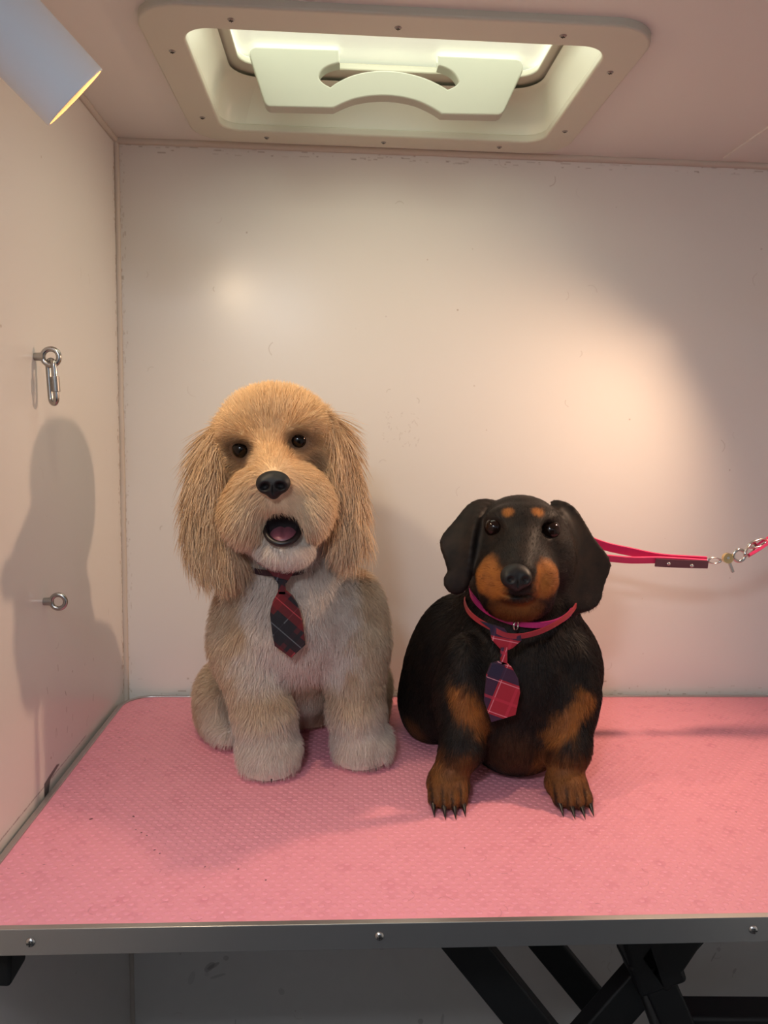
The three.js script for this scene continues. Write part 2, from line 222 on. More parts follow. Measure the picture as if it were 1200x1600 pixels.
  part('base', merged([box(-0.1 - cx, 0.7 - cx, 0, 0.05, 0.12 - cz, 0.18 - cz), box(-0.1 - cx, 0.7 - cx, 0, 0.05, 0.42 - cz, 0.48 - cz), box(0.0 - cx, 0.06 - cx, 0.0, 0.05, 0.12 - cz, 0.48 - cz), box(0.54 - cx, 0.6 - cx, 0.0, 0.05, 0.12 - cz, 0.48 - cz)]), black, t);
}

// ---------------------------------------------------------------- wall eyebolts and the quick link
const steel = metalOf(0.42, 0.26);
function eyebolt(name, label, y, z, len, R, r) {
  const t = thing(name, label, 'eyebolt', [LEFT, TABLE + y, z]);
  part('shank', new THREE.CylinderGeometry(0.0045, 0.0052, len, 20).rotateZ(Math.PI / 2).translate(len / 2, 0, 0), steel, t);
  part('eye', new THREE.TorusGeometry(R, r, 14, 40).translate(len + R - 0.0015, 0, 0), steel, t);
  return t;
}
eyebolt('eyebolt', 'upper steel eyebolt on the left wall, holding a quick link', 0.5283, 0.345, 0.011, 0.0092, 0.0032);
eyebolt('eyebolt_001', 'lower steel eyebolt on the left wall with an empty eye', 0.2376, 0.340, 0.0105, 0.0084, 0.0029);
{
  const t = thing('quick_link', 'oval steel quick link hanging from the upper wall eyebolt', 'carabiner', [LEFT + 0.0185, TABLE + 0.5203, 0.345]);
  const pts = [], a = 0.0068, L = 0.05, yaw = 0.75;
  for (let i = 0; i < 12; i++) { const u = Math.PI * i / 11; pts.push([a * Math.cos(u), -a + a * Math.sin(u) + 0.0045, 0]); }
  for (let i = 0; i < 12; i++) { const u = Math.PI + Math.PI * i / 11; pts.push([a * Math.cos(u), -L + a * Math.sin(u) + 0.0045 + a, 0]); }
  const tilt = (g) => g.rotateY(-yaw).rotateZ(0.05);
  part('link', tilt(tube(pts, 0.0031, 120, 12, true)), steel, t);
  part('nut', tilt(new THREE.CylinderGeometry(0.0054, 0.0054, 0.017, 6).translate(a, -0.0235, 0)), metalOf(0.3, 0.4), t);
}

// ---------------------------------------------------------------- sculpting: distance fields meshed into one skin
const smin = (a, b, k) => { const h = Math.max(k - Math.abs(a - b), 0) / k; return Math.min(a, b) - h * h * k * 0.25; };
const smax = (a, b, k) => -smin(-a, -b, k);
function ell(c, r, k = 0.02, turn) { // turn: Euler degrees
  const [cx, cy, cz] = c, [rx, ry, rz] = r, m = new THREE.Matrix3();
  if (turn) m.setFromMatrix4(new THREE.Matrix4().makeRotationFromEuler(new THREE.Euler(...turn.map((d) => d * Math.PI / 180)))).transpose();
  const e = m.elements;
  return { k, f(x, y, z) { x -= cx; y -= cy; z -= cz; if (turn) { const X = e[0] * x + e[3] * y + e[6] * z, Y = e[1] * x + e[4] * y + e[7] * z, Z = e[2] * x + e[5] * y + e[8] * z; x = X; y = Y; z = Z; } const k0 = Math.hypot(x / rx, y / ry, z / rz), k1 = Math.hypot(x / (rx * rx), y / (ry * ry), z / (rz * rz)); return k1 < 1e-9 ? -Math.min(rx, ry, rz) : k0 * (k0 - 1) / k1; } };
}
function cone(a, b, ra, rb, k = 0.02) {
  const [ax, ay, az] = a, dx = b[0] - ax, dy = b[1] - ay, dz = b[2] - az, L = dx * dx + dy * dy + dz * dz;
  return { k, f(x, y, z) { x -= ax; y -= ay; z -= az; const h = clamp((x * dx + y * dy + z * dz) / L); return Math.hypot(x - dx * h, y - dy * h, z - dz * h) - (ra + (rb - ra) * h); } };
}
// a bent flap: outline given as points, its mean plane found from three of them; thick t, rounded, bowed by bow (metres at the rim)
function flap(points, t, bow, k, round = 0.006) {
  const P = new THREE.CatmullRomCurve3(points.map(V), true, 'centripetal').getSpacedPoints(34).slice(0, 34), c = P.reduce((s, p) => s.add(p), new THREE.Vector3()).multiplyScalar(1 / P.length), n = new THREE.Vector3();
  P.forEach((p, i) => n.add(p.clone().sub(c).cross(P[(i + 1) % P.length].clone().sub(c)))); n.normalize();
  const u = new THREE.Vector3(1, 0, 0).addScaledVector(n, -n.x).normalize(), v = n.clone().cross(u), Q = P.map((p) => [p.clone().sub(c).dot(u), p.clone().sub(c).dot(v), p.clone().sub(c).dot(n)]), reach = Math.max(...Q.map((q) => Math.hypot(q[0], q[1])));
  return { k, f(x, y, z) {
    x -= c.x; y -= c.y; z -= c.z; const a = x * u.x + y * u.y + z * u.z, b = x * v.x + y * v.y + z * v.z; let w = x * n.x + y * n.y + z * n.z, d = 1e9, inside = false, ws = 0, wt = 0;
    for (let i = 0, j = Q.length - 1; i < Q.length; j = i++) { const [x0, y0] = Q[j], [x1, y1] = Q[i], ex = x1 - x0, ey = y1 - y0, h = clamp(((a - x0) * ex + (b - y0) * ey) / (ex * ex + ey * ey)); d = Math.min(d, Math.hypot(a - x0 - ex * h, b - y0 - ey * h)); if ((y0 > b) !== (y1 > b) && a < ex * (b - y0) / ey + x0) inside = !inside; const g = 1 / (1e-6 + (a - x1) ** 2 + (b - y1) ** 2); ws += g * Q[i][2]; wt += g; }
    w -= ws / wt + bow * (1 - Math.min(1, (a * a + b * b) / (reach * reach)));
    const e = (inside ? -d : d) + round, q = Math.abs(w) - t + round;
    return Math.min(Math.max(e, q), 0) + Math.hypot(Math.max(e, 0), Math.max(q, 0)) - round;
  } };
}
function fieldOf(adds, cuts = []) {
  return (x, y, z) => { let d = 1e3; for (const p of adds) { const e = p.f(x, y, z); d = d > 100 ? e : smin(d, e, p.k); } for (const p of cuts) d = smax(d, -p.f(x, y, z), p.k); return d; };
}
function skin(field, lo, hi, cell) {
  const B = 4, n = [0, 1, 2].map((i) => Math.ceil((hi[i] - lo[i]) / cell / B) * B + 1), [nx, ny, nz] = n, D = new Float32Array(nx * ny * nz).fill(1), at = (i, j, k) => i + nx * (j + ny * k);
  for (let K = 0; K < nz - 1; K += B) for (let J = 0; J < ny - 1; J += B) for (let I = 0; I < nx - 1; I += B) {
    const d = field(lo[0] + (I + B / 2) * cell, lo[1] + (J + B / 2) * cell, lo[2] + (K + B / 2) * cell), far = Math.abs(d) > cell * B * 2.2;
    for (let k = K; k <= K + B; k++) for (let j = J; j <= J + B; j++) for (let i = I; i <= I + B; i++) { const a = at(i, j, k); if (far) { if (D[a] === 1) D[a] = d; } else D[a] = field(lo[0] + i * cell, lo[1] + j * cell, lo[2] + k * cell); }
  }
  const pos = [], idx = [], id = new Int32Array(nx * ny * nz).fill(-1), E = [[0, 1], [2, 3], [4, 5], [6, 7], [0, 2], [1, 3], [4, 6], [5, 7], [0, 4], [1, 5], [2, 6], [3, 7]], c8 = [0, 1, nx, nx + 1, nx * ny, nx * ny + 1, nx * ny + nx, nx * ny + nx + 1];
  for (let k = 0; k < nz - 1; k++) for (let j = 0; j < ny - 1; j++) for (let i = 0; i < nx - 1; i++) {
    const a = at(i, j, k); let m = 0; for (let c = 0; c < 8; c++) if (D[a + c8[c]] < 0) m |= 1 << c; if (m === 0 || m === 255) continue;
    let x = 0, y = 0, z = 0, s = 0; for (const [p, q] of E) { const dp = D[a + c8[p]], dq = D[a + c8[q]]; if (dp < 0 === dq < 0) continue; const t = dp / (dp - dq); x += (p & 1) + t * ((q & 1) - (p & 1)); y += (p >> 1 & 1) + t * ((q >> 1 & 1) - (p >> 1 & 1)); z += (p >> 2) + t * ((q >> 2) - (p >> 2)); s++; }
    id[a] = pos.length / 3; pos.push(lo[0] + (i + x / s) * cell, lo[1] + (j + y / s) * cell, lo[2] + (k + z / s) * cell);
  }
  const quad = (a, b, c, d, flip) => flip ? idx.push(a, c, b, a, d, c) : idx.push(a, b, c, a, c, d);
  for (let k = 1; k < nz - 1; k++) for (let j = 1; j < ny - 1; j++) for (let i = 1; i < nx - 1; i++) {
    const a = at(i, j, k), s = D[a] < 0;
    if (s !== D[a + 1] < 0) quad(id[a], id[a - nx], id[a - nx - nx * ny], id[a - nx * ny], s ? 1 : 0);
    if (s !== D[a + nx] < 0) quad(id[a], id[a - nx * ny], id[a - 1 - nx * ny], id[a - 1], s ? 1 : 0);
    if (s !== D[a + nx * ny] < 0) quad(id[a], id[a - 1], id[a - 1 - nx], id[a - nx], s ? 1 : 0);
  }
  const nor = new Float32Array(pos.length), h = cell * 0.6;
  for (let i = 0; i < pos.length; i += 3) { const [x, y, z] = [pos[i], pos[i + 1], pos[i + 2]]; const a = field(x + h, y, z) - field(x - h, y, z), b = field(x, y + h, z) - field(x, y - h, z), c = field(x, y, z + h) - field(x, y, z - h), l = Math.hypot(a, b, c) || 1; nor[i] = a / l; nor[i + 1] = b / l; nor[i + 2] = c / l; }
  // winding check against the field's gradient
  const g = new THREE.BufferGeometry(), A = new THREE.Vector3(), Bv = new THREE.Vector3(), C = new THREE.Vector3(); let vote = 0;
  for (let i = 0; i < idx.length; i += 3 * 97) { A.fromArray(pos, idx[i] * 3); Bv.fromArray(pos, idx[i + 1] * 3).sub(A); C.fromArray(pos, idx[i + 2] * 3).sub(A); Bv.cross(C); vote += Bv.x * nor[idx[i] * 3] + Bv.y * nor[idx[i] * 3 + 1] + Bv.z * nor[idx[i] * 3 + 2] > 0 ? 1 : -1; }
  if (vote < 0) for (let i = 0; i < idx.length; i += 3) { const q = idx[i + 1]; idx[i + 1] = idx[i + 2]; idx[i + 2] = q; }
  g.setAttribute('position', new THREE.Float32BufferAttribute(pos, 3)); g.setAttribute('normal', new THREE.BufferAttribute(nor, 3)); g.setIndex(idx);
  return g;
}
function paint(g, colour) { const p = g.attributes.position, n = g.attributes.normal, out = new Float32Array(p.count * 3), c = new THREE.Color(), P = new THREE.Vector3(), N = new THREE.Vector3(); for (let i = 0; i < p.count; i++) { colour(P.fromBufferAttribute(p, i), N.fromBufferAttribute(n, i), c); c.toArray(out, i * 3); } g.setAttribute('color', new THREE.BufferAttribute(out, 3)); return g; }
// a hair: a three-sided tapering thread along x, bending up and over; wave adds a curl
function hair(aspect, seg, bend, wave = 0) {
  const pos = [], idx = [];
  for (let i = 0; i <= seg; i++) { const t = i / seg, r = aspect * (i === seg ? 0.08 : Math.pow(1 - t * 0.82, 0.8)), y = bend * (t - t * t), z = wave * Math.sin(t * 7) * t; for (let j = 0; j < 3; j++) { const a = j * 2.0944 + 0.5236; pos.push(t, y + r * Math.sin(a), z + r * Math.cos(a) * 1.25); } }
  for (let i = 0; i < seg; i++) for (let j = 0; j < 3; j++) { const a = i * 3 + j, b = i * 3 + (j + 1) % 3; idx.push(a, a + 3, b, b, a + 3, b + 3); }
  const g = new THREE.BufferGeometry(); g.setAttribute('position', new THREE.Float32BufferAttribute(pos, 3)); g.setIndex(idx); g.computeVertexNormals(); return g;
}
// grow: threads rooted all over a skin; spec(P, N, rng, out) returns false to skip or fills out.len, out.lift, out.dir, out.colour
function grow(name, g, parent, count, seed, shape, m, spec, limit) {
  const R = rngOf(seed), p = g.attributes.position, nn = g.attributes.normal, ix = g.index.array, nt = ix.length / 3, cum = new Float64Array(nt), a = new THREE.Vector3(), b = new THREE.Vector3(), c = new THREE.Vector3(); let sum = 0;
  for (let i = 0; i < nt; i++) { a.fromBufferAttribute(p, ix[i * 3]); b.fromBufferAttribute(p, ix[i * 3 + 1]).sub(a); c.fromBufferAttribute(p, ix[i * 3 + 2]).sub(a); cum[i] = sum += b.cross(c).length(); }
  const mats = [], cols = [], P = new THREE.Vector3(), N = new THREE.Vector3(), T = new THREE.Vector3(), S = new THREE.Vector3(), U = new THREE.Vector3(), out = { len: 0, lift: 0, dir: new THREE.Vector3(), colour: new THREE.Color() }, M = new THREE.Matrix4();
  for (let q = 0; q < count; q++) {
    const s = R() * sum; let lo = 0, hi = nt - 1; while (lo < hi) { const mid = lo + hi >> 1; if (cum[mid] < s) lo = mid + 1; else hi = mid; }
    let u = R(), v = R(); if (u + v > 1) { u = 1 - u; v = 1 - v; } const w = 1 - u - v, [i, j, k] = [ix[lo * 3], ix[lo * 3 + 1], ix[lo * 3 + 2]];
    P.set(p.getX(i) * w + p.getX(j) * u + p.getX(k) * v, p.getY(i) * w + p.getY(j) * u + p.getY(k) * v, p.getZ(i) * w + p.getZ(j) * u + p.getZ(k) * v);
    N.set(nn.getX(i) * w + nn.getX(j) * u + nn.getX(k) * v, nn.getY(i) * w + nn.getY(j) * u + nn.getY(k) * v, nn.getZ(i) * w + nn.getZ(j) * u + nn.getZ(k) * v).normalize();
    if (spec(P, N, R, out) === false) continue;
    T.copy(out.dir).addScaledVector(N, -out.dir.dot(N)); if (T.lengthSq() < 1e-8) T.set(N.y, -N.x, 0); T.normalize();
    S.copy(T).cross(N); T.addScaledVector(S, (R() - 0.5) * 0.5).normalize();
    const lift = out.lift; U.copy(N).multiplyScalar(Math.cos(lift)).addScaledVector(T, -Math.sin(lift)); T.multiplyScalar(Math.cos(lift)).addScaledVector(N, Math.sin(lift)); S.copy(T).cross(U).normalize();
    const roll = (R() - 0.5) * 1.2; U.multiplyScalar(Math.cos(roll)).addScaledVector(S, Math.sin(roll)); S.copy(T).cross(U);
    const L = out.len; M.makeBasis(T.clone().multiplyScalar(L), U.clone().multiplyScalar(L), S.clone().multiplyScalar(L)).setPosition(P.x - N.x * 0.0006, P.y - N.y * 0.0006, P.z - N.z * 0.0006);
    if (limit !== undefined && P.y + T.y * L < limit) continue;
    mats.push(...M.elements); cols.push(out.colour.r, out.colour.g, out.colour.b);
  }
  const n = mats.length / 16, o = new THREE.InstancedMesh(shape, m, n); o.instanceMatrix.array.set(mats); o.instanceColor = new THREE.InstancedBufferAttribute(new Float32Array(cols), 3);
  o.name = name; o.userData.kind = 'stuff'; o.castShadow = o.receiveShadow = true; parent.add(o); return o;
}
const mixC = (c, a, b, t) => c.setRGB(a[0] + (b[0] - a[0]) * t, a[1] + (b[1] - a[1]) * t, a[2] + (b[2] - a[2]) * t);
const near = (P, c, r0, r1) => 1 - smooth(r0, r1, Math.hypot(P.x - c[0], P.y - c[1], P.z - c[2]));
function segDist(P, a, b) { const d = [b[0] - a[0], b[1] - a[1], b[2] - a[2]], h = clamp(((P.x - a[0]) * d[0] + (P.y - a[1]) * d[1] + (P.z - a[2]) * d[2]) / (d[0] ** 2 + d[1] ** 2 + d[2] ** 2)); return Math.hypot(P.x - a[0] - d[0] * h, P.y - a[1] - d[1] * h, P.z - a[2] - d[2] * h); }
const eyeWhite = (dark) => phys({ color: dark, roughness: 0.08, specularIntensity: 0.7 });
function eyeball(parent, c, r, iris) { return part('eye', new THREE.SphereGeometry(r, 32, 24).translate(...c), eyeWhite(iris), parent); }

// ---------------------------------------------------------------- the cream spaniel cross, sitting on the left
{
  const t = thing('dog', 'fluffy cream and apricot dog with long wavy ears, mouth open, sitting', 'dog', [-0.06, TABLE + 0.0009, 0.2]);
  const eyeL = [-0.0638, 0.4233, 0.111], eyeR = [0.0069, 0.4357, 0.111], nose = [-0.0171, 0.3872, 0.186], bridge = [-0.0223, 0.4153, 0.145], mouth = [-0.0086, 0.3317, 0.17], crown = [-0.0256, 0.4735, 0.11], chinC = [-0.0064, 0.3007, 0.135], chestC = [-0.0028, 0.195, 0.11];
  const pawL = [-0.029, 0.027, 0.086], pawR = [0.097, 0.027, 0.06];
  const body = [
    ell([-0.0029, 0.1554, -0.035], [0.098, 0.125, 0.09], 0.03), ell([-0.0097, 0.0604, -0.095], [0.1, 0.085, 0.075], 0.04), ell([-0.0022, 0.1848, 0.04], [0.078, 0.078, 0.064], 0.04),
    ell([-0.0669, 0.1697, 0.035], [0.042, 0.075, 0.045], 0.03), ell([0.081, 0.1749, 0.035], [0.042, 0.078, 0.045], 0.03),
    ell([-0.1092, 0.0394, -0.06], [0.04, 0.056, 0.075], 0.025), ell([0.1019, 0.0403, -0.085], [0.036, 0.06, 0.07], 0.025),
    cone([-0.0193, 0.314, 0.05], [-0.0026, 0.2059, 0.035], 0.055, 0.075, 0.035),
    cone([-0.0611, 0.1576, 0.055], [-0.0366, 0.0709, 0.085], 0.042, 0.032, 0.02), cone([-0.0366, 0.0709, 0.085], [-0.0292, 0.0114, 0.1], 0.032, 0.03, 0.012), ell(pawL, [0.036, 0.027, 0.04], 0.018), ...[-1, 0, 1].map((i) => ell([pawL[0] + i * 0.02, 0.018, pawL[2] + 0.03 - Math.abs(i) * 0.008], [0.0125, 0.018, 0.016], 0.006)),
    cone([0.0811, 0.1566, 0.05], [0.0847, 0.0719, 0.065], 0.038, 0.03, 0.02), cone([0.0847, 0.0719, 0.065], [0.089, 0.0115, 0.072], 0.03, 0.029, 0.012), ell(pawR, [0.035, 0.027, 0.038], 0.018), ...[-1, 0, 1].map((i) => ell([pawR[0] + i * 0.02, 0.018, pawR[2] + 0.028 - Math.abs(i) * 0.008], [0.0125, 0.018, 0.016], 0.006)),
    ell([-0.0927, 0.0194, -0.01], [0.03, 0.022, 0.05], 0.02), ell([0.0911, 0.0208, -0.03], [0.03, 0.022, 0.05], 0.02)];
  const head = [
    ell([-0.0249, 0.4311, 0.05], [0.073, 0.066, 0.074], 0.02), ell([-0.026, 0.4482, 0.086], [0.058, 0.045, 0.042], 0.02), ell([-0.0609, 0.4446, 0.109], [0.019, 0.013, 0.014], 0.022), ell([0.002, 0.456, 0.109], [0.02, 0.013, 0.014], 0.022),
    cone([-0.0257, 0.4171, 0.115], [-0.0192, 0.3891, 0.162], 0.025, 0.021, 0.015), ell([-0.0488, 0.3574, 0.132], [0.03, 0.046, 0.036], 0.01, [0, 0, -14]), ell([0.0133, 0.3646, 0.132], [0.032, 0.045, 0.036], 0.01, [0, 0, 18]), ell([-0.0314, 0.3843, 0.152], [0.026, 0.018, 0.024], 0.012, [0, 0, 25]), ell([-0.0057, 0.387, 0.152], [0.026, 0.018, 0.024], 0.012, [0, 0, -25]), ell([-0.0192, 0.3646, 0.152], [0.03, 0.02, 0.022], 0.012),
    ell([-0.0183, 0.3338, 0.085], [0.058, 0.05, 0.05], 0.02), ell(chinC, [0.032, 0.02, 0.028], 0.014), ell([-0.0138, 0.3305, 0.122], [0.042, 0.036, 0.026], 0.014),
    ell([-0.0917, 0.3896, 0.05], [0.028, 0.05, 0.04], 0.02), ell([0.0392, 0.4044, 0.05], [0.028, 0.05, 0.04], 0.02)];
  const earL = flap([[-0.0909, 0.4533, 0.065], [-0.1127, 0.4219, 0.072], [-0.1229, 0.3747, 0.08], [-0.1268, 0.318, 0.088], [-0.1226, 0.2796, 0.095], [-0.1025, 0.2609, 0.1], [-0.076, 0.2621, 0.105], [-0.0616, 0.2804, 0.105], [-0.0743, 0.3129, 0.105], [-0.086, 0.3527, 0.1], [-0.0898, 0.4007, 0.095]], 0.012, 0.008, 0.012);
  const earR = flap([[0.0388, 0.469, 0.062], [0.0657, 0.4366, 0.068], [0.0796, 0.3899, 0.075], [0.0885, 0.3407, 0.082], [0.0906, 0.3056, 0.088], [0.0759, 0.291, 0.092], [0.0561, 0.2963, 0.095], [0.0476, 0.3218, 0.1], [0.0471, 0.3622, 0.095], [0.0448, 0.4147, 0.088]], 0.012, 0.008, 0.012);
  const cuts = [ell([-0.0617, 0.4218, 0.133], [0.0185, 0.015, 0.018], 0.008), ell([0.0089, 0.4339, 0.133], [0.0185, 0.015, 0.018], 0.008), ell(mouth, [0.0225, 0.0175, 0.034], 0.006)];
  const F = fieldOf([...body, ...head, earL, earR], cuts), ground = (x, y, z) => Math.max(F(x, y, z), -y);
  const g = skin(ground, [-0.2, -0.012, -0.18], [0.18, 0.53, 0.21], 0.0036);
  const A = [0.84, 0.54, 0.27], TAN = [0.66, 0.44, 0.26], CREAM = [0.79, 0.62, 0.45], WHITE = [0.86, 0.75, 0.66], EYE_STAIN_SHADE = [0.1, 0.05, 0.028], tmp = new THREE.Color(), mixIn = (c, b, k) => c.setRGB(c.r + (b[0] - c.r) * k, c.g + (b[1] - c.g) * k, c.b + (b[2] - c.b) * k);
  const earOf = (P) => Math.min(earL.f(P.x, P.y, P.z), earR.f(P.x, P.y, P.z));
  const colour = (P, N, c) => {
    const w = noise(P.x * 22, P.y * 22, P.z * 22) * 0.5 + noise(P.x * 60, P.y * 60, P.z * 60) * 0.25, isHead = smooth(0.3, 0.34, P.y);
    mixC(c, CREAM, TAN, clamp(0.28 + w * 0.7));
    const chest = (1 - smooth(0.055, 0.085, Math.abs(P.x - 0.008) + w * 0.03)) * smooth(0.02, 0.06, P.z) * smooth(0.1, 0.13, P.y) * (1 - smooth(0.31, 0.34, P.y)); mixIn(c, WHITE, chest);
    mixIn(c, WHITE, 0.9 * (1 - smooth(0.05, 0.1 + w * 0.04, P.y)) * smooth(-0.02, 0.04, P.z));
    mixIn(c, A, isHead * (0.75 + 0.3 * w)); mixIn(c, CREAM, isHead * near(P, mouth, 0.04, 0.085) * 0.6);
    mixIn(c, WHITE, near(P, chinC, 0.028, 0.045) * 0.85); mixIn(c, EYE_STAIN_SHADE, 0.9 * Math.max(near(P, eyeL, 0.012, 0.029 + w * 0.006), near(P, eyeR, 0.012, 0.029 + w * 0.006), 0.6 * (1 - smooth(0.004, 0.016, segDist(P, eyeL, [-0.0796, 0.3891, 0.1]))), 0.6 * (1 - smooth(0.004, 0.016, segDist(P, eyeR, [0.0314, 0.4029, 0.1])))));  // around the eyes: tear stain plus socket shade, both painted into the coat
    if (earOf(P) < 0.004) mixIn(c, TAN, 0.75 - 0.3 * w);
    if (cuts[2].f(P.x, P.y, P.z) < 0.002) c.setRGB(0.014, 0.008, 0.009);
  };
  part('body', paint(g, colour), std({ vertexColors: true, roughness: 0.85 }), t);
  const blocked = (P) => Math.hypot(P.x - eyeL[0], (P.y - eyeL[1]) * 1.1, P.z - eyeL[2]) < 0.0135 || Math.hypot(P.x - eyeR[0], (P.y - eyeR[1]) * 1.1, P.z - eyeR[2]) < 0.0135 || Math.hypot(P.x - nose[0], P.y - nose[1], P.z - nose[2]) < 0.017 || cuts[2].f(P.x, P.y, P.z) < 0.004;
  const d = new THREE.Vector3();
  const groom = (P, N, out) => {
    const isHead = smooth(0.31, 0.35, P.y), muzzle = near(P, [-0.0179, 0.3705, 0.15], 0.05, 0.075), w1 = noise(P.x * 30, P.y * 30, P.z * 30), w2 = noise(P.x * 30 + 50, P.y * 30, P.z * 30);
    out.set(0.15 * w1 + 0.4 * (P.x - 0.02) * 4 * (1 - isHead), -1, 0.25 * w2 + 0.1);
    if (isHead > 0) { const side = smooth(0.03, 0.075, Math.abs(P.x + 0.03)); d.set((P.x - nose[0]) * 1.2, P.y - nose[1] + 0.004, P.z - nose[2] - 0.02).normalize(); d.y -= 0.9 * side; out.lerp(d, isHead); }
    if (muzzle > 0) { d.set((P.x - nose[0]) * 1.3, P.y - nose[1] - 0.002, (P.z - nose[2]) * 0.5).normalize(); d.y -= 0.9 * smooth(0.008, 0.03, Math.abs(P.x - nose[0])); out.lerp(d, muzzle); }
    out.x += 0.22 * w1; out.normalize();
  };
  const furMat = phys({ color: 0xffffff, roughness: 0.5, specularIntensity: 0.45 });
  const shade = (c, R, s = 0.28) => { const k = 1 - s * 0.5 + s * R(); c.multiplyScalar(k); c.r = Math.min(c.r, 0.95); };
  grow('fur', g, t, 300000, 5, hair(0.0155, 4, 0.45), furMat, (P, N, R, out) => {
    if (blocked(P) || earOf(P) < 0.002 || P.y < 0.002) return false;
    const face = near(P, [-0.0218, 0.4011, 0.15], 0.045, 0.075), muzzle = near(P, [-0.0179, 0.359, 0.15], 0.045, 0.07), eye = Math.max(near(P, eyeL, 0.016, 0.03), near(P, eyeR, 0.016, 0.03)), top = smooth(0.43, 0.48, P.y);
    out.len = (0.013 + 0.007 * R()) * (1 - 0.4 * face) * (1 - 0.35 * near(P, chinC, 0.03, 0.05)) * (1 + 0.5 * muzzle * smooth(0.012, 0.03, Math.abs(P.x - mouth[0]))) * (1 - 0.45 * eye) * (P.y < 0.06 ? 0.8 : 1);
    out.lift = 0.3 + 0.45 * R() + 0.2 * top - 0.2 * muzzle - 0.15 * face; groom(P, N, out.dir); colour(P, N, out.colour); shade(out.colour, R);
  }, furMat && 0.001);
  grow('ear_hair', g, t, 80000, 6, hair(0.0085, 7, 0.22, 0.035), furMat, (P, N, R, out) => {
    if (earOf(P) > 0.004) return false;
    const w = noise(P.x * 45, P.y * 14, P.z * 45), low = 1 - smooth(0.24, 0.4, P.y);
    out.len = (0.038 + 0.02 * R()) * (1 - 0.25 * low); out.lift = 0.1 + 0.22 * R(); out.dir.set(0.35 * w + (P.x < 0 ? -0.1 : 0.12) * (1 - low) - (P.x < 0 ? -0.45 : 0.4) * low * low, -1, 0.25 * noise(P.x * 40, P.y * 12, 9) + 0.15); colour(P, N, out.colour); mixIn(out.colour, noise(P.x * 80, P.y * 14, P.z * 80) > 0 ? CREAM : TAN, 0.45); shade(out.colour, R, 0.5);
  });
  grow('moustache', g, t, 16000, 8, hair(0.0095, 6, 0.3), furMat, (P, N, R, out) => {
    const m = near(P, [-0.0174, 0.3634, 0.155], 0.03, 0.055); if (R() > m || blocked(P) || P.y > nose[1] + 0.012) return false;
    out.len = (0.02 + 0.012 * R()) * (P.y < mouth[1] + 0.004 ? 0.5 : 1) * (Math.abs(P.x - mouth[0]) < 0.02 ? 0.55 : 1); out.lift = 0.1 + 0.25 * R(); groom(P, N, out.dir); colour(P, N, out.colour); mixIn(out.colour, CREAM, 0.5); shade(out.colour, R, 0.4);
  });
  eyeball(t, eyeL, 0.0108, lin(0.005, 0.003, 0.0025)); eyeball(t, eyeR, 0.0108, lin(0.005, 0.003, 0.0025));
  const NF = fieldOf([ell([0, 0.002, 0], [0.0165, 0.0115, 0.011], 0.006), ell([0, -0.007, 0], [0.0075, 0.009, 0.0095], 0.006), ell([-0.009, -0.001, 0.002], [0.0075, 0.008, 0.0095], 0.005), ell([0.009, -0.001, 0.002], [0.0075, 0.008, 0.0095], 0.005)], [ell([-0.008, -0.003, 0.012], [0.0052, 0.004, 0.008], 0.003, [0, 0, 20]), ell([0.008, -0.003, 0.012], [0.0052, 0.004, 0.008], 0.003, [0, 0, -20]), ell([0, -0.008, 0.013], [0.0007, 0.007, 0.005], 0.001)]);
  const noseMat = phys({ color: lin(0.01, 0.009, 0.01), roughness: 0.55, specularIntensity: 0.7 });
  part('nose', skin(NF, [-0.02, -0.02, -0.016], [0.02, 0.018, 0.018], 0.0009).rotateX(-0.1).rotateZ(0.06).scale(1.12, 1.12, 1.12).translate(...nose), noseMat, t);
  // mouth: dark lining with lips, and the tongue
  const dark = phys({ color: lin(0.012, 0.008, 0.009), roughness: 0.4 });
  part('lip', tube([-4, -3, -2, -1, 0, 1, 2, 3, 4].map((k) => { const a = k * 0.43; return [mouth[0] + 0.0205 * Math.sin(a), mouth[1] - 0.0165 * Math.cos(a), mouth[2] + 0.001 - 0.0016 * k * k]; }), 0.0036, 60, 10), dark, t);
  const TF = fieldOf([ell([0, 0, 0], [0.0145, 0.006, 0.02], 0.004), ell([0, -0.003, 0.012], [0.013, 0.005, 0.011], 0.006)], [ell([0, 0.0075, 0.004], [0.0015, 0.004, 0.03], 0.004)]);
  part('tongue', skin(TF, [-0.018, -0.012, -0.024], [0.018, 0.01, 0.026], 0.0012).scale(1.15, 1, 1).rotateX(0.25).translate(mouth[0] + 0.001, mouth[1] - 0.0075, mouth[2] - 0.026), phys({ color: lin(0.27, 0.085, 0.11), roughness: 0.4 }), t);
  // claws peeping out of the paw hair
  for (const [px, pz] of [[pawL[0] - 0.004, pawL[2] + 0.043], [pawL[0] + 0.006, pawL[2] + 0.043], [pawR[0] + 0.006, pawR[2] + 0.041], [pawR[0] + 0.015, pawR[2] + 0.038]]) part('claw', new THREE.ConeGeometry(0.0026, 0.011, 10).rotateX(2.2).translate(px, 0.0045, pz), std({ color: lin(0.05, 0.035, 0.03), roughness: 0.4 }), t);
}

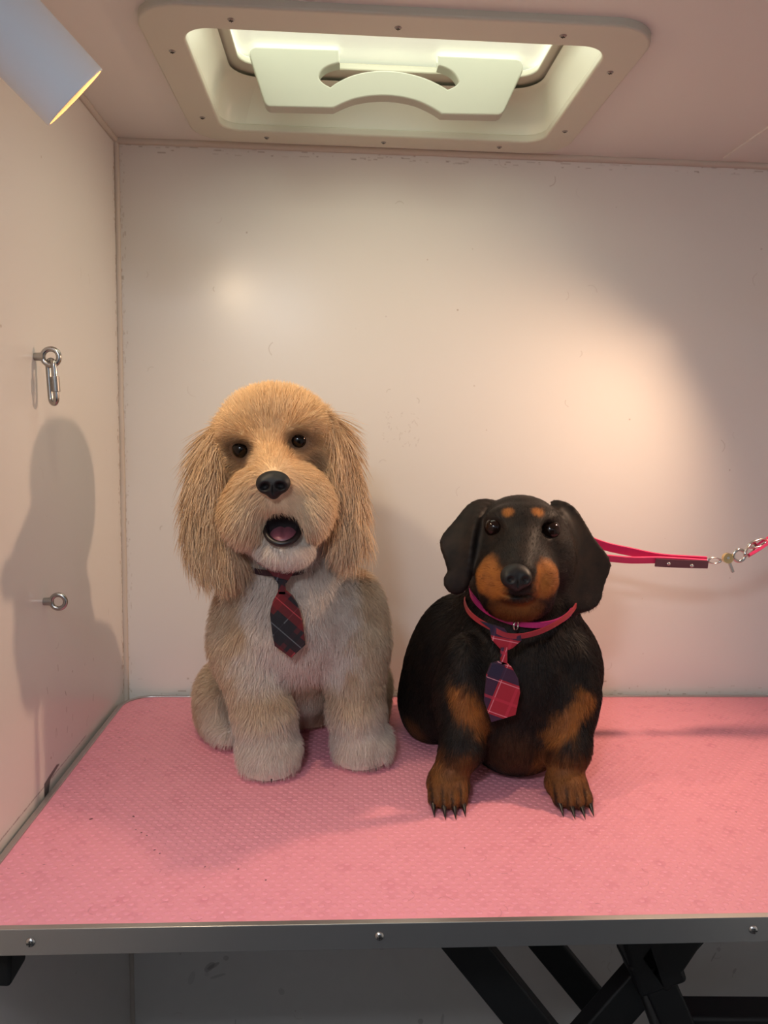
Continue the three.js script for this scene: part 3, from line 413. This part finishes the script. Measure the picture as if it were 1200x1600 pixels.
// ---------------------------------------------------------------- the black and tan dachshund, sitting on the right
{
  const t = thing('dog_001', 'smooth black and tan dachshund with drooping ears, sitting on the table', 'dog', [0.22, TABLE + 0.0009, 0.28]);
  const eyeL = [-0.0248, 0.3302, 0.0335], eyeR = [0.0474, 0.328, 0.0345], nose = [-0.0131, 0.2819, 0.12], pawL = [-0.083, 0.018, 0.098], pawR = [0.064, 0.018, 0.1];
  const legL = [-0.0645, 0.0584, 0.08], legR = [0.0708, 0.0579, 0.08];
  const toes = (p, yaw) => [-1.5, -0.5, 0.5, 1.5].map((i) => ell([p[0] + i * 0.0115 + yaw * 0.01, 0.011, p[2] + 0.026 - Math.abs(i) * 0.006], [0.0066, 0.0105, 0.014], 0.006));
  const adds = [
    ell([0.0237, 0.1142, -0.065], [0.115, 0.105, 0.1], 0.03), ell([-0.056, 0.081, -0.115], [0.068, 0.085, 0.085], 0.04), ell([-0.0384, 0.1448, -0.105], [0.058, 0.065, 0.075], 0.04), ell([0.0831, 0.1111, -0.075], [0.07, 0.08, 0.08], 0.04),
    ell([0.0222, 0.1122, 0.01], [0.084, 0.095, 0.072], 0.03), ell([0.0161, 0.0474, 0.025], [0.06, 0.045, 0.052], 0.03), cone([0.0253, 0.265, -0.03], [0.0292, 0.1665, -0.03], 0.066, 0.086, 0.03),
    ell([-0.0594, 0.1209, 0.035], [0.032, 0.07, 0.042], 0.02), ell([0.0903, 0.1192, 0.03], [0.027, 0.068, 0.042], 0.02), ell([-0.0818, 0.0385, -0.115], [0.045, 0.05, 0.07], 0.025),
    cone([-0.0607, 0.1117, 0.045], legL, 0.034, 0.025, 0.02), cone(legL, [pawL[0], 0.024, pawL[2] - 0.01], 0.024, 0.021, 0.012), ell(pawL, [0.026, 0.0165, 0.028], 0.012), ...toes(pawL, -0.3),
    cone([0.0811, 0.1117, 0.045], legR, 0.032, 0.025, 0.02), cone(legR, [pawR[0], 0.024, pawR[2] - 0.01], 0.024, 0.021, 0.012), ell(pawR, [0.026, 0.0165, 0.028], 0.012), ...toes(pawR, 0.2),
    ell([0.136, 0.013, -0.1], [0.018, 0.013, 0.035], 0.012), ell([0.115, 0.04, -0.13], [0.04, 0.045, 0.06], 0.02),
    // head
    ell([0.0189, 0.32, -0.008], [0.056, 0.048, 0.058], 0.03), ell([-0.0094, 0.342, 0.028], [0.025, 0.014, 0.016], 0.014), ell([0.032, 0.3417, 0.028], [0.025, 0.014, 0.016], 0.014), cone([0.009, 0.314, 0.032], [-0.0067, 0.2818, 0.092], 0.035, 0.024, 0.018),
    ell([-0.0231, 0.2696, 0.06], [0.028, 0.034, 0.034], 0.016), ell([0.0269, 0.27, 0.06], [0.026, 0.034, 0.034], 0.016), ell([0.0049, 0.2395, 0.045], [0.044, 0.026, 0.04], 0.018), ell([-0.0054, 0.2602, 0.09], [0.022, 0.014, 0.02], 0.012),
    ell([-0.0211, 0.2883, 0.005], [0.03, 0.042, 0.04], 0.02), ell([0.0573, 0.2874, 0.005], [0.03, 0.042, 0.04], 0.02)];
  const earL = flap([[-0.0172, 0.3584, -0.028], [-0.0423, 0.3574, -0.018], [-0.0682, 0.3304, -0.005], [-0.0883, 0.3045, 0.005], [-0.0822, 0.281, 0.015], [-0.0792, 0.2677, 0.02], [-0.087, 0.2569, 0.025], [-0.0757, 0.2422, 0.03], [-0.0585, 0.2476, 0.035], [-0.0512, 0.2784, 0.035], [-0.0462, 0.3127, 0.028], [-0.0373, 0.3395, 0.01]], 0.0058, 0.006, 0.012, 0.0045);
  const earR = flap([[0.0636, 0.3593, -0.03], [0.0891, 0.3558, -0.018], [0.1221, 0.3117, -0.008], [0.1435, 0.2801, -0.002], [0.133, 0.2511, 0.005], [0.1225, 0.2258, 0.012], [0.0953, 0.2159, 0.018], [0.0739, 0.2278, 0.022], [0.0704, 0.2669, 0.022], [0.0753, 0.3081, 0.016], [0.0735, 0.3379, 0]], 0.0058, 0.008, 0.012, 0.0045);
  const cuts = [ell([-0.0296, 0.332, 0.053], [0.0128, 0.011, 0.018], 0.004, [0, 0, 6]), ell([0.0432, 0.3297, 0.053], [0.0128, 0.011, 0.018], 0.004, [0, 0, -6]), ell([-0.0103, 0.2581, 0.112], [0.026, 0.0014, 0.012], 0.004)];
  const F = fieldOf([...adds, earL, earR], cuts), ground = (x, y, z) => Math.max(F(x, y, z), -y);
  const g = skin(ground, [-0.2, -0.012, -0.26], [0.2, 0.42, 0.16], 0.003);
  const BLACK = [0.011, 0.009, 0.0085], TAN = [0.33, 0.118, 0.028], BRN = [0.036, 0.022, 0.015];
  const seg = (P, a, b, r0, r1) => 1 - smooth(r0, r1, segDist(P, a, b));
  const tan = (P, w) => Math.max(
    near(P, [-0.0101, 0.353, 0.045], 0.005, 0.0105), near(P, [0.028, 0.3527, 0.045], 0.005, 0.0105),
    near(P, [-0.0346, 0.2746, 0.085], 0.02, 0.034 + w * 0.01), near(P, [0.025, 0.2751, 0.085], 0.018, 0.031 + w * 0.01), 0.5 * near(P, [-0.0018, 0.2352, 0.075], 0.022, 0.04 + w * 0.008),
    seg(P, [-0.0456, 0.3107, 0.02], [-0.0435, 0.2941, 0.03], 0.003, 0.007), seg(P, [0.0779, 0.3003, 0.02], [0.0712, 0.2902, 0.03], 0.003, 0.006),
    0.85 * seg(P, [-0.0761, 0.1281, 0.09], [-0.0333, 0.0898, 0.092], 0.009, 0.024 + w * 0.012), 0.85 * seg(P, [0.0889, 0.1203, 0.08], [0.0476, 0.0813, 0.092], 0.008, 0.02 + w * 0.012),
    0.45 * (1 - smooth(0.04, 0.07 + w * 0.02, P.y)) * (1 - 0.85 * smooth(0.55, 0.9, Math.cos(P.x * 545 + 1.2)) * (1 - smooth(0.02, 0.035, P.y))) * smooth(0.035, 0.06, P.z) * smooth(0.03, 0.045, Math.min(1, Math.abs(P.x + 0.012))), 0.4 * near(P, [-0.0967, 0.0276, -0.08], 0.015, 0.035), 0.12 * near(P, [0.0031, 0.0414, 0.08], 0.02, 0.05));
  const colour = (P, N, c) => {
    const w = noise(P.x * 40, P.y * 40, P.z * 40) * 0.5 + noise(P.x * 120, P.y * 120, P.z * 120) * 0.3;
    mixC(c, BLACK, BRN, clamp(0.25 + 0.5 * w)); let k = tan(P, w); k *= 1 - 0.95 * near(P, [-0.0081, 0.3002, 0.095], 0.018, 0.03); k *= 1 - 0.9 * near(P, nose, 0.014, 0.022);
    mixC(c, [c.r, c.g, c.b], [TAN[0] * (1 + 0.3 * w), TAN[1] * (1 + 0.3 * w), TAN[2]], clamp(k));
  };
  part('body', paint(g, colour), phys({ vertexColors: true, roughness: 0.55, specularIntensity: 0.3 }), t);
  const furMat = phys({ color: 0xffffff, roughness: 0.45, specularIntensity: 0.4 }), d = new THREE.Vector3();
  const blocked = (P) => Math.hypot(P.x - eyeL[0], P.y - eyeL[1], P.z - eyeL[2]) < 0.014 || Math.hypot(P.x - eyeR[0], P.y - eyeR[1], P.z - eyeR[2]) < 0.014 || Math.hypot(P.x - nose[0], P.y - nose[1], P.z - nose[2]) < 0.014;
  grow('fur', g, t, 130000, 15, hair(0.026, 3, 0.3), furMat, (P, N, R, out) => {
    if (blocked(P) || P.y < 0.003) return false;
    const isHead = smooth(0.21, 0.25, P.y) * smooth(-0.06, 0.0, P.z), paw = 1 - smooth(0.03, 0.06, P.y);
    out.dir.set(0.2 * noise(P.x * 25, P.y * 25, P.z * 25), -1, -0.35); if (isHead > 0) { d.set(P.x - nose[0], P.y - nose[1], P.z - nose[2] - 0.01).normalize(); out.dir.lerp(d, isHead); }
    if (paw > 0) out.dir.z += 1.2 * paw;
    out.len = (0.0085 + 0.004 * R()) * (1 - 0.45 * isHead) * (1 - 0.4 * paw) * (Math.min(earL.f(P.x, P.y, P.z), earR.f(P.x, P.y, P.z)) < 0.003 ? 0.6 : 1); out.lift = 0.06 + 0.16 * R(); colour(P, N, out.colour); out.colour.multiplyScalar(0.7 + 0.65 * R());
  }, 0.001);
  eyeball(t, eyeL, 0.0126, lin(0.012, 0.005, 0.003)); eyeball(t, eyeR, 0.0126, lin(0.012, 0.005, 0.003));
  const NF = fieldOf([ell([0, 0.003, -0.002], [0.0155, 0.012, 0.012], 0.006), ell([0, -0.007, 0], [0.008, 0.008, 0.009], 0.006), ell([-0.0088, -0.001, 0.002], [0.0075, 0.0085, 0.009], 0.005), ell([0.0088, -0.001, 0.002], [0.0075, 0.0085, 0.009], 0.005)], [ell([-0.008, -0.002, 0.013], [0.0038, 0.0034, 0.006], 0.003, [0, 0, 20]), ell([0.008, -0.002, 0.013], [0.0038, 0.0034, 0.006], 0.003, [0, 0, -20]), ell([0, -0.008, 0.012], [0.0006, 0.006, 0.005], 0.001)]);
  part('nose', skin(NF, [-0.02, -0.02, -0.018], [0.02, 0.02, 0.018], 0.0009).rotateX(-0.15).scale(1.1, 1.1, 1.1).translate(nose[0], nose[1], nose[2] - 0.006), phys({ color: lin(0.012, 0.011, 0.011), roughness: 0.5, specularIntensity: 0.7 }), t);
  const clawMat = phys({ color: lin(0.012, 0.01, 0.01), roughness: 0.3 });
  for (const [p, yaw] of [[pawL, -0.3], [pawR, 0.2]]) for (const i of [-1.5, -0.5, 0.5, 1.5]) part('claw', new THREE.ConeGeometry(0.0044, 0.023, 10).rotateX(2.05).translate(p[0] + i * 0.0122 + yaw * 0.012, 0.0055, p[2] + 0.043 - Math.abs(i) * 0.006), clawMat, t);
  for (const i of [0, 1]) part('claw', new THREE.ConeGeometry(0.0026, 0.014, 10).rotateX(1.9).rotateY(0.5).translate(0.141 + i * 0.009, 0.006, -0.062 - i * 0.006), clawMat, t);
}

// ---------------------------------------------------------------- neckties, collar and leash
function plaid(seed, ground, bands) { // woven tartan, 0.08 m square
  return canvas(512, 512, (c, w) => {
    c.fillStyle = ground; c.fillRect(0, 0, w, w);
    for (const way of [0, 1]) for (const [at, wide, col, alpha] of bands) { c.globalAlpha = alpha; c.fillStyle = col; if (way) c.fillRect(0, at * w, w, wide * w); else c.fillRect(at * w, 0, wide * w, w); }
    c.globalAlpha = 0.12; c.fillStyle = '#000'; for (let y = 0; y < w; y += 4) c.fillRect(0, y, w, 2); c.globalAlpha = 1;
  });
}
const tieMapS = plaid(1, '#15161f', [[0.08, 0.3, '#741018', 0.7], [0.2, 0.02, '#c0444c', 0.7], [0.5, 0.3, '#10131d', 0.8], [0.64, 0.022, '#7c868c', 0.65], [0.9, 0.1, '#6a1018', 0.5]]);
const tieMapD = plaid(2, '#a3192f', [[0.42, 0.26, '#16183a', 0.78], [0.36, 0.018, '#e3a0aa', 0.8], [0.72, 0.018, '#e3a0aa', 0.8], [0.06, 0.06, '#c02a44', 0.7]]);
for (const m of [tieMapS, tieMapD]) m.wrapS = m.wrapT = THREE.RepeatWrapping;
function cloth(points, thick, turn, scale, z, puff = 0.0015) { // a padded piece of cloth cut to an outline given in x, y
  const s = new THREE.Shape(); const q = points.map((p) => new THREE.Vector2(p[0], p[1])); s.setFromPoints(q);
  const g = new THREE.ExtrudeGeometry(s, { depth: thick, bevelThickness: puff, bevelSize: 0.0008, bevelSegments: 3 }).translate(0, 0, z), u = g.attributes.uv, p = g.attributes.position, c = Math.cos(turn), d = Math.sin(turn);
  for (let i = 0; i < u.count; i++) { const x = p.getX(i) / scale, y = p.getY(i) / scale; u.setXY(i, x * c - y * d, x * d + y * c); }
  return g;
}
function ribbon(points, wide, thick, up, n = 60, closed = false) { // a flat strap swept along points, its width along up
  const curve = new THREE.CatmullRomCurve3(points.map(V), closed, 'centripetal'), pos = [], idx = [], T = new THREE.Vector3(), W = new THREE.Vector3(), N = new THREE.Vector3();
  for (let i = 0; i <= n; i++) { const p = curve.getPoint(i / n); curve.getTangent(i / n, T); const u = typeof up === 'function' ? up(i / n) : up; W.set(...u).addScaledVector(T, -T.dot(W.set(...u))).normalize(); N.copy(T).cross(W); for (const [a, b] of [[-1, -1], [1, -1], [1, 1], [-1, 1]]) pos.push(p.x + W.x * a * wide / 2 + N.x * b * thick / 2, p.y + W.y * a * wide / 2 + N.y * b * thick / 2, p.z + W.z * a * wide / 2 + N.z * b * thick / 2); }
  for (let i = 0; i < n; i++) for (let j = 0; j < 4; j++) { const a = i * 4 + j, b = i * 4 + (j + 1) % 4; idx.push(a, a + 4, b, b, a + 4, b + 4); }
  if (!closed) idx.push(0, 1, 2, 0, 2, 3, n * 4, n * 4 + 2, n * 4 + 1, n * 4, n * 4 + 3, n * 4 + 2);
  const g = new THREE.BufferGeometry(); g.setAttribute('position', new THREE.Float32BufferAttribute(pos, 3)); g.setIndex(idx); return toCreasedNormals(g, 0.7);
}
function neckRing(c, rx, rz, tilt, n = 24) { const out = []; for (let i = 0; i < n; i++) { const a = i / n * Math.PI * 2; out.push([c[0] + rx * Math.cos(a), c[1] - rz * Math.sin(a) * tilt, c[2] + rz * Math.sin(a)]); } return out; }
{
  const t = thing('necktie', 'dark navy and red tartan necktie hanging on the cream dog', 'tie', [-0.06, TABLE, 0.2]);
  const m = std({ map: tieMapS, roughness: 0.8 }), Z = 0.138;
  part('blade', cloth([[-0.0136, 0.2522, 0.14], [-0.0198, 0.2409, 0.14], [-0.0229, 0.2305, 0.14], [-0.0237, 0.2232, 0.14], [-0.0213, 0.2031, 0.14], [-0.0181, 0.1844, 0.14], [0.0017, 0.1698, 0.14], [0.0182, 0.1854, 0.14], [0.0156, 0.2073, 0.14], [0.0124, 0.2234, 0.14], [0.0084, 0.2363, 0.14], [0.002, 0.2467, 0.14], [-0.005, 0.2522, 0.14]], 0.003, 0.72, 0.062, Z), m, t);
  part('neck_strip', cloth([[-0.0137, 0.2665, 0.14], [-0.014, 0.249, 0.14], [-0.0058, 0.249, 0.14], [-0.0067, 0.2666, 0.14]], 0.003, 0.5, 0.07, Z), m, t);
  part('knot', cloth([[-0.0402, 0.2877, 0.14], [-0.0308, 0.2823, 0.14], [-0.0223, 0.2744, 0.14], [-0.0145, 0.2625, 0.14], [-0.0059, 0.2626, 0.14], [0.0019, 0.2738, 0.14], [0.0096, 0.2827, 0.14], [0.022, 0.2955, 0.14], [-0.0107, 0.2936, 0.14]], 0.005, 0.3, 0.07, Z - 0.003), m, t);
  part('neck_band', ribbon(neckRing([-0.0166, 0.2759, 0.05], 0.053, 0.066, 0.1), 0.007, 0.002, [0, 1, 0], 80, true), std({ color: lin(0.03, 0.008, 0.012), roughness: 0.7 }), t);
}
{
  const t = thing('necktie_001', 'short pinkish red and navy tartan necktie hanging askew on the dachshund', 'tie', [0.22, TABLE, 0.28]);
  const m = std({ map: tieMapD, roughness: 0.7 }), Z = 0.104;
  part('blade', cloth([[-0.0242, 0.1789, 0.105], [-0.0365, 0.1757, 0.105], [-0.0414, 0.1622, 0.105], [-0.0434, 0.1304, 0.105], [-0.034, 0.1047, 0.105], [-0.0061, 0.1135, 0.105], [-0.0017, 0.1408, 0.105], [-0.0047, 0.1575, 0.105], [-0.0123, 0.171, 0.105], [-0.0195, 0.1773, 0.105]], 0.003, 0.35, 0.06, Z), m, t);
  part('neck_strip', cloth([[-0.0256, 0.1954, 0.105], [-0.0249, 0.1757, 0.105], [-0.0187, 0.1757, 0.105], [-0.0194, 0.1955, 0.105]], 0.003, 0.3, 0.06, Z), m, t);
  part('knot', cloth([[-0.0506, 0.2267, 0.105], [-0.0396, 0.2197, 0.105], [-0.036, 0.2048, 0.105], [-0.0231, 0.1915, 0.105], [-0.0124, 0.1955, 0.105], [-0.002, 0.205, 0.105], [-0.003, 0.2105, 0.105], [-0.0152, 0.2081, 0.105], [-0.0226, 0.2182, 0.105]], 0.004, 0.2, 0.06, Z - 0.003), m, t);
  const red = std({ color: lin(0.3, 0.018, 0.03), roughness: 0.6 });
  part('neck_band', ribbon([[-0.0037, 0.2097, 0.105], [0.0191, 0.2131, 0.1], [0.0425, 0.2195, 0.088], [0.0648, 0.225, 0.065], [0.0898, 0.2283, 0.02], [0.1066, 0.23, -0.05], [0.0454, 0.2259, -0.11], [-0.036, 0.2222, -0.06], [-0.0553, 0.2248, 0.02], [-0.0523, 0.2241, 0.08], [-0.0392, 0.2199, 0.103], [-0.021, 0.2114, 0.106]], 0.006, 0.002, [0, 1, 0], 90, true), red, t);
}
const pink = phys({ color: lin(0.72, 0.03, 0.14), roughness: 0.4, clearcoat: 0.2, clearcoatRoughness: 0.4 }), chrome = metalOf(0.62, 0.2), brass = std({ color: lin(0.72, 0.55, 0.28), metalness: 1, roughness: 0.28 });
{
  const t = thing('dog_collar', 'thin magenta collar under the chin of the dachshund', 'collar', [0.22, TABLE, 0.28]);
  part('strap', ribbon(neckRing([0.0259, 0.2361, -0.02], 0.069, 0.081, 0.3), 0.007, 0.003, [0, 1, 0.1], 90, true), phys({ color: lin(0.45, 0.02, 0.16), roughness: 0.5 }), t);
  part('ring', new THREE.TorusGeometry(0.0062, 0.0011, 8, 28).rotateY(0.9).translate(...[-0.0001, 0.2132, 0.068]), chrome, t);
}
{
  const t = thing('leash', 'pink strap leash with a snap hook, taut to the right of the dachshund', 'leash', [0.3794, 1.0392, 0.2]);
  const o = V([0.3794, 1.0392, 0.2]), L = (p) => V(p).sub(o).toArray();
  part('strap', ribbon([L([0.3413, 1.0546, 0.2]), L([0.3803, 1.0406, 0.197]), L([0.4183, 1.0326, 0.197]), L([0.4604, 1.025, 0.199]), L([0.5293, 1.0212, 0.2])], 0.0125, 0.0028, [0, 1, 0.35]), pink, t);
  part('strap', ribbon([L([0.3389, 1.0288, 0.212]), L([0.3806, 1.0255, 0.212]), L([0.4143, 1.0226, 0.209]), L([0.4576, 1.0225, 0.206]), L([0.527, 1.0192, 0.205])], 0.0105, 0.0028, [0, 1, 0.5]), pink, t);
  const pl = part('clasp_plate', ribbon([L([0.4505, 1.0194, 0.21]), L([0.4892, 1.0178, 0.2095]), L([0.5281, 1.0172, 0.209])], 0.0115, 0.0022, [0, 1, 0.1], 8), std({ color: lin(0.17, 0.07, 0.085), metalness: 0.3, roughness: 0.45 }), t);
  for (const c of [[0.4696, 1.018, 0.2115], [0.5035, 1.0155, 0.2115]]) part('rivet', new THREE.SphereGeometry(0.0026, 14, 8).scale(1.2, 0.9, 0.5).translate(...L(c)), chrome, pl);
  const hook = part('snap_hook', new THREE.TorusGeometry(0.0062, 0.0015, 10, 28).scale(1.5, 0.65, 1).translate(...L([0.5391, 1.0222, 0.205])), chrome, t);
  part('hook_body', new THREE.CylinderGeometry(0.0075, 0.0075, 0.006, 24).rotateX(Math.PI / 2).translate(...L([0.5588, 1.0261, 0.205])), brass, hook);
  part('pivot', new THREE.CylinderGeometry(0.0022, 0.0022, 0.0075, 16).rotateX(Math.PI / 2).translate(...L([0.5578, 1.027, 0.205])), chrome, hook);
  part('trigger', bar(L([0.5611, 1.0205, 0.205]), L([0.5679, 1.0055, 0.205]), 0.004, 0.004), chrome, hook);
  part('swivel_ring', new THREE.TorusGeometry(0.0085, 0.0023, 12, 32).translate(...L([0.5756, 1.03, 0.205])), chrome, t);
  part('chain_link', new THREE.TorusGeometry(0.0085, 0.0021, 12, 32).scale(1.5, 0.7, 1).rotateZ(0.6).rotateY(0.5).translate(...L([0.591, 1.0395, 0.205])), chrome, t);
  part('chain_link', new THREE.TorusGeometry(0.0085, 0.0021, 12, 32).scale(1.6, 0.6, 1).rotateZ(0.3).translate(...L([0.6018, 1.048, 0.205])), chrome, t);
  part('strap', ribbon([L([0.5898, 1.0301, 0.205]), L([0.6074, 1.0417, 0.206]), L([0.6275, 1.0593, 0.21]), L([0.6954, 1.1331, 0.22]), [RIGHT - o.x - 0.012, 1.42 - o.y, 0.25 - o.z]], 0.0125, 0.004, [0.2, 0.6, 0.8]), pink, t);
  part('strap', ribbon([L([0.6029, 1.0445, 0.2]), L([0.6237, 1.0597, 0.2]), L([0.6981, 1.1398, 0.212]), [RIGHT - o.x - 0.012, 1.425 - o.y, 0.245 - o.z]], 0.0115, 0.003, [0.2, 0.6, 0.8]), pink, t);
}
scene.traverse((o) => { if (o.isMesh) { o.castShadow = true; o.receiveShadow = true; } });
renderer.render(scene, camera);
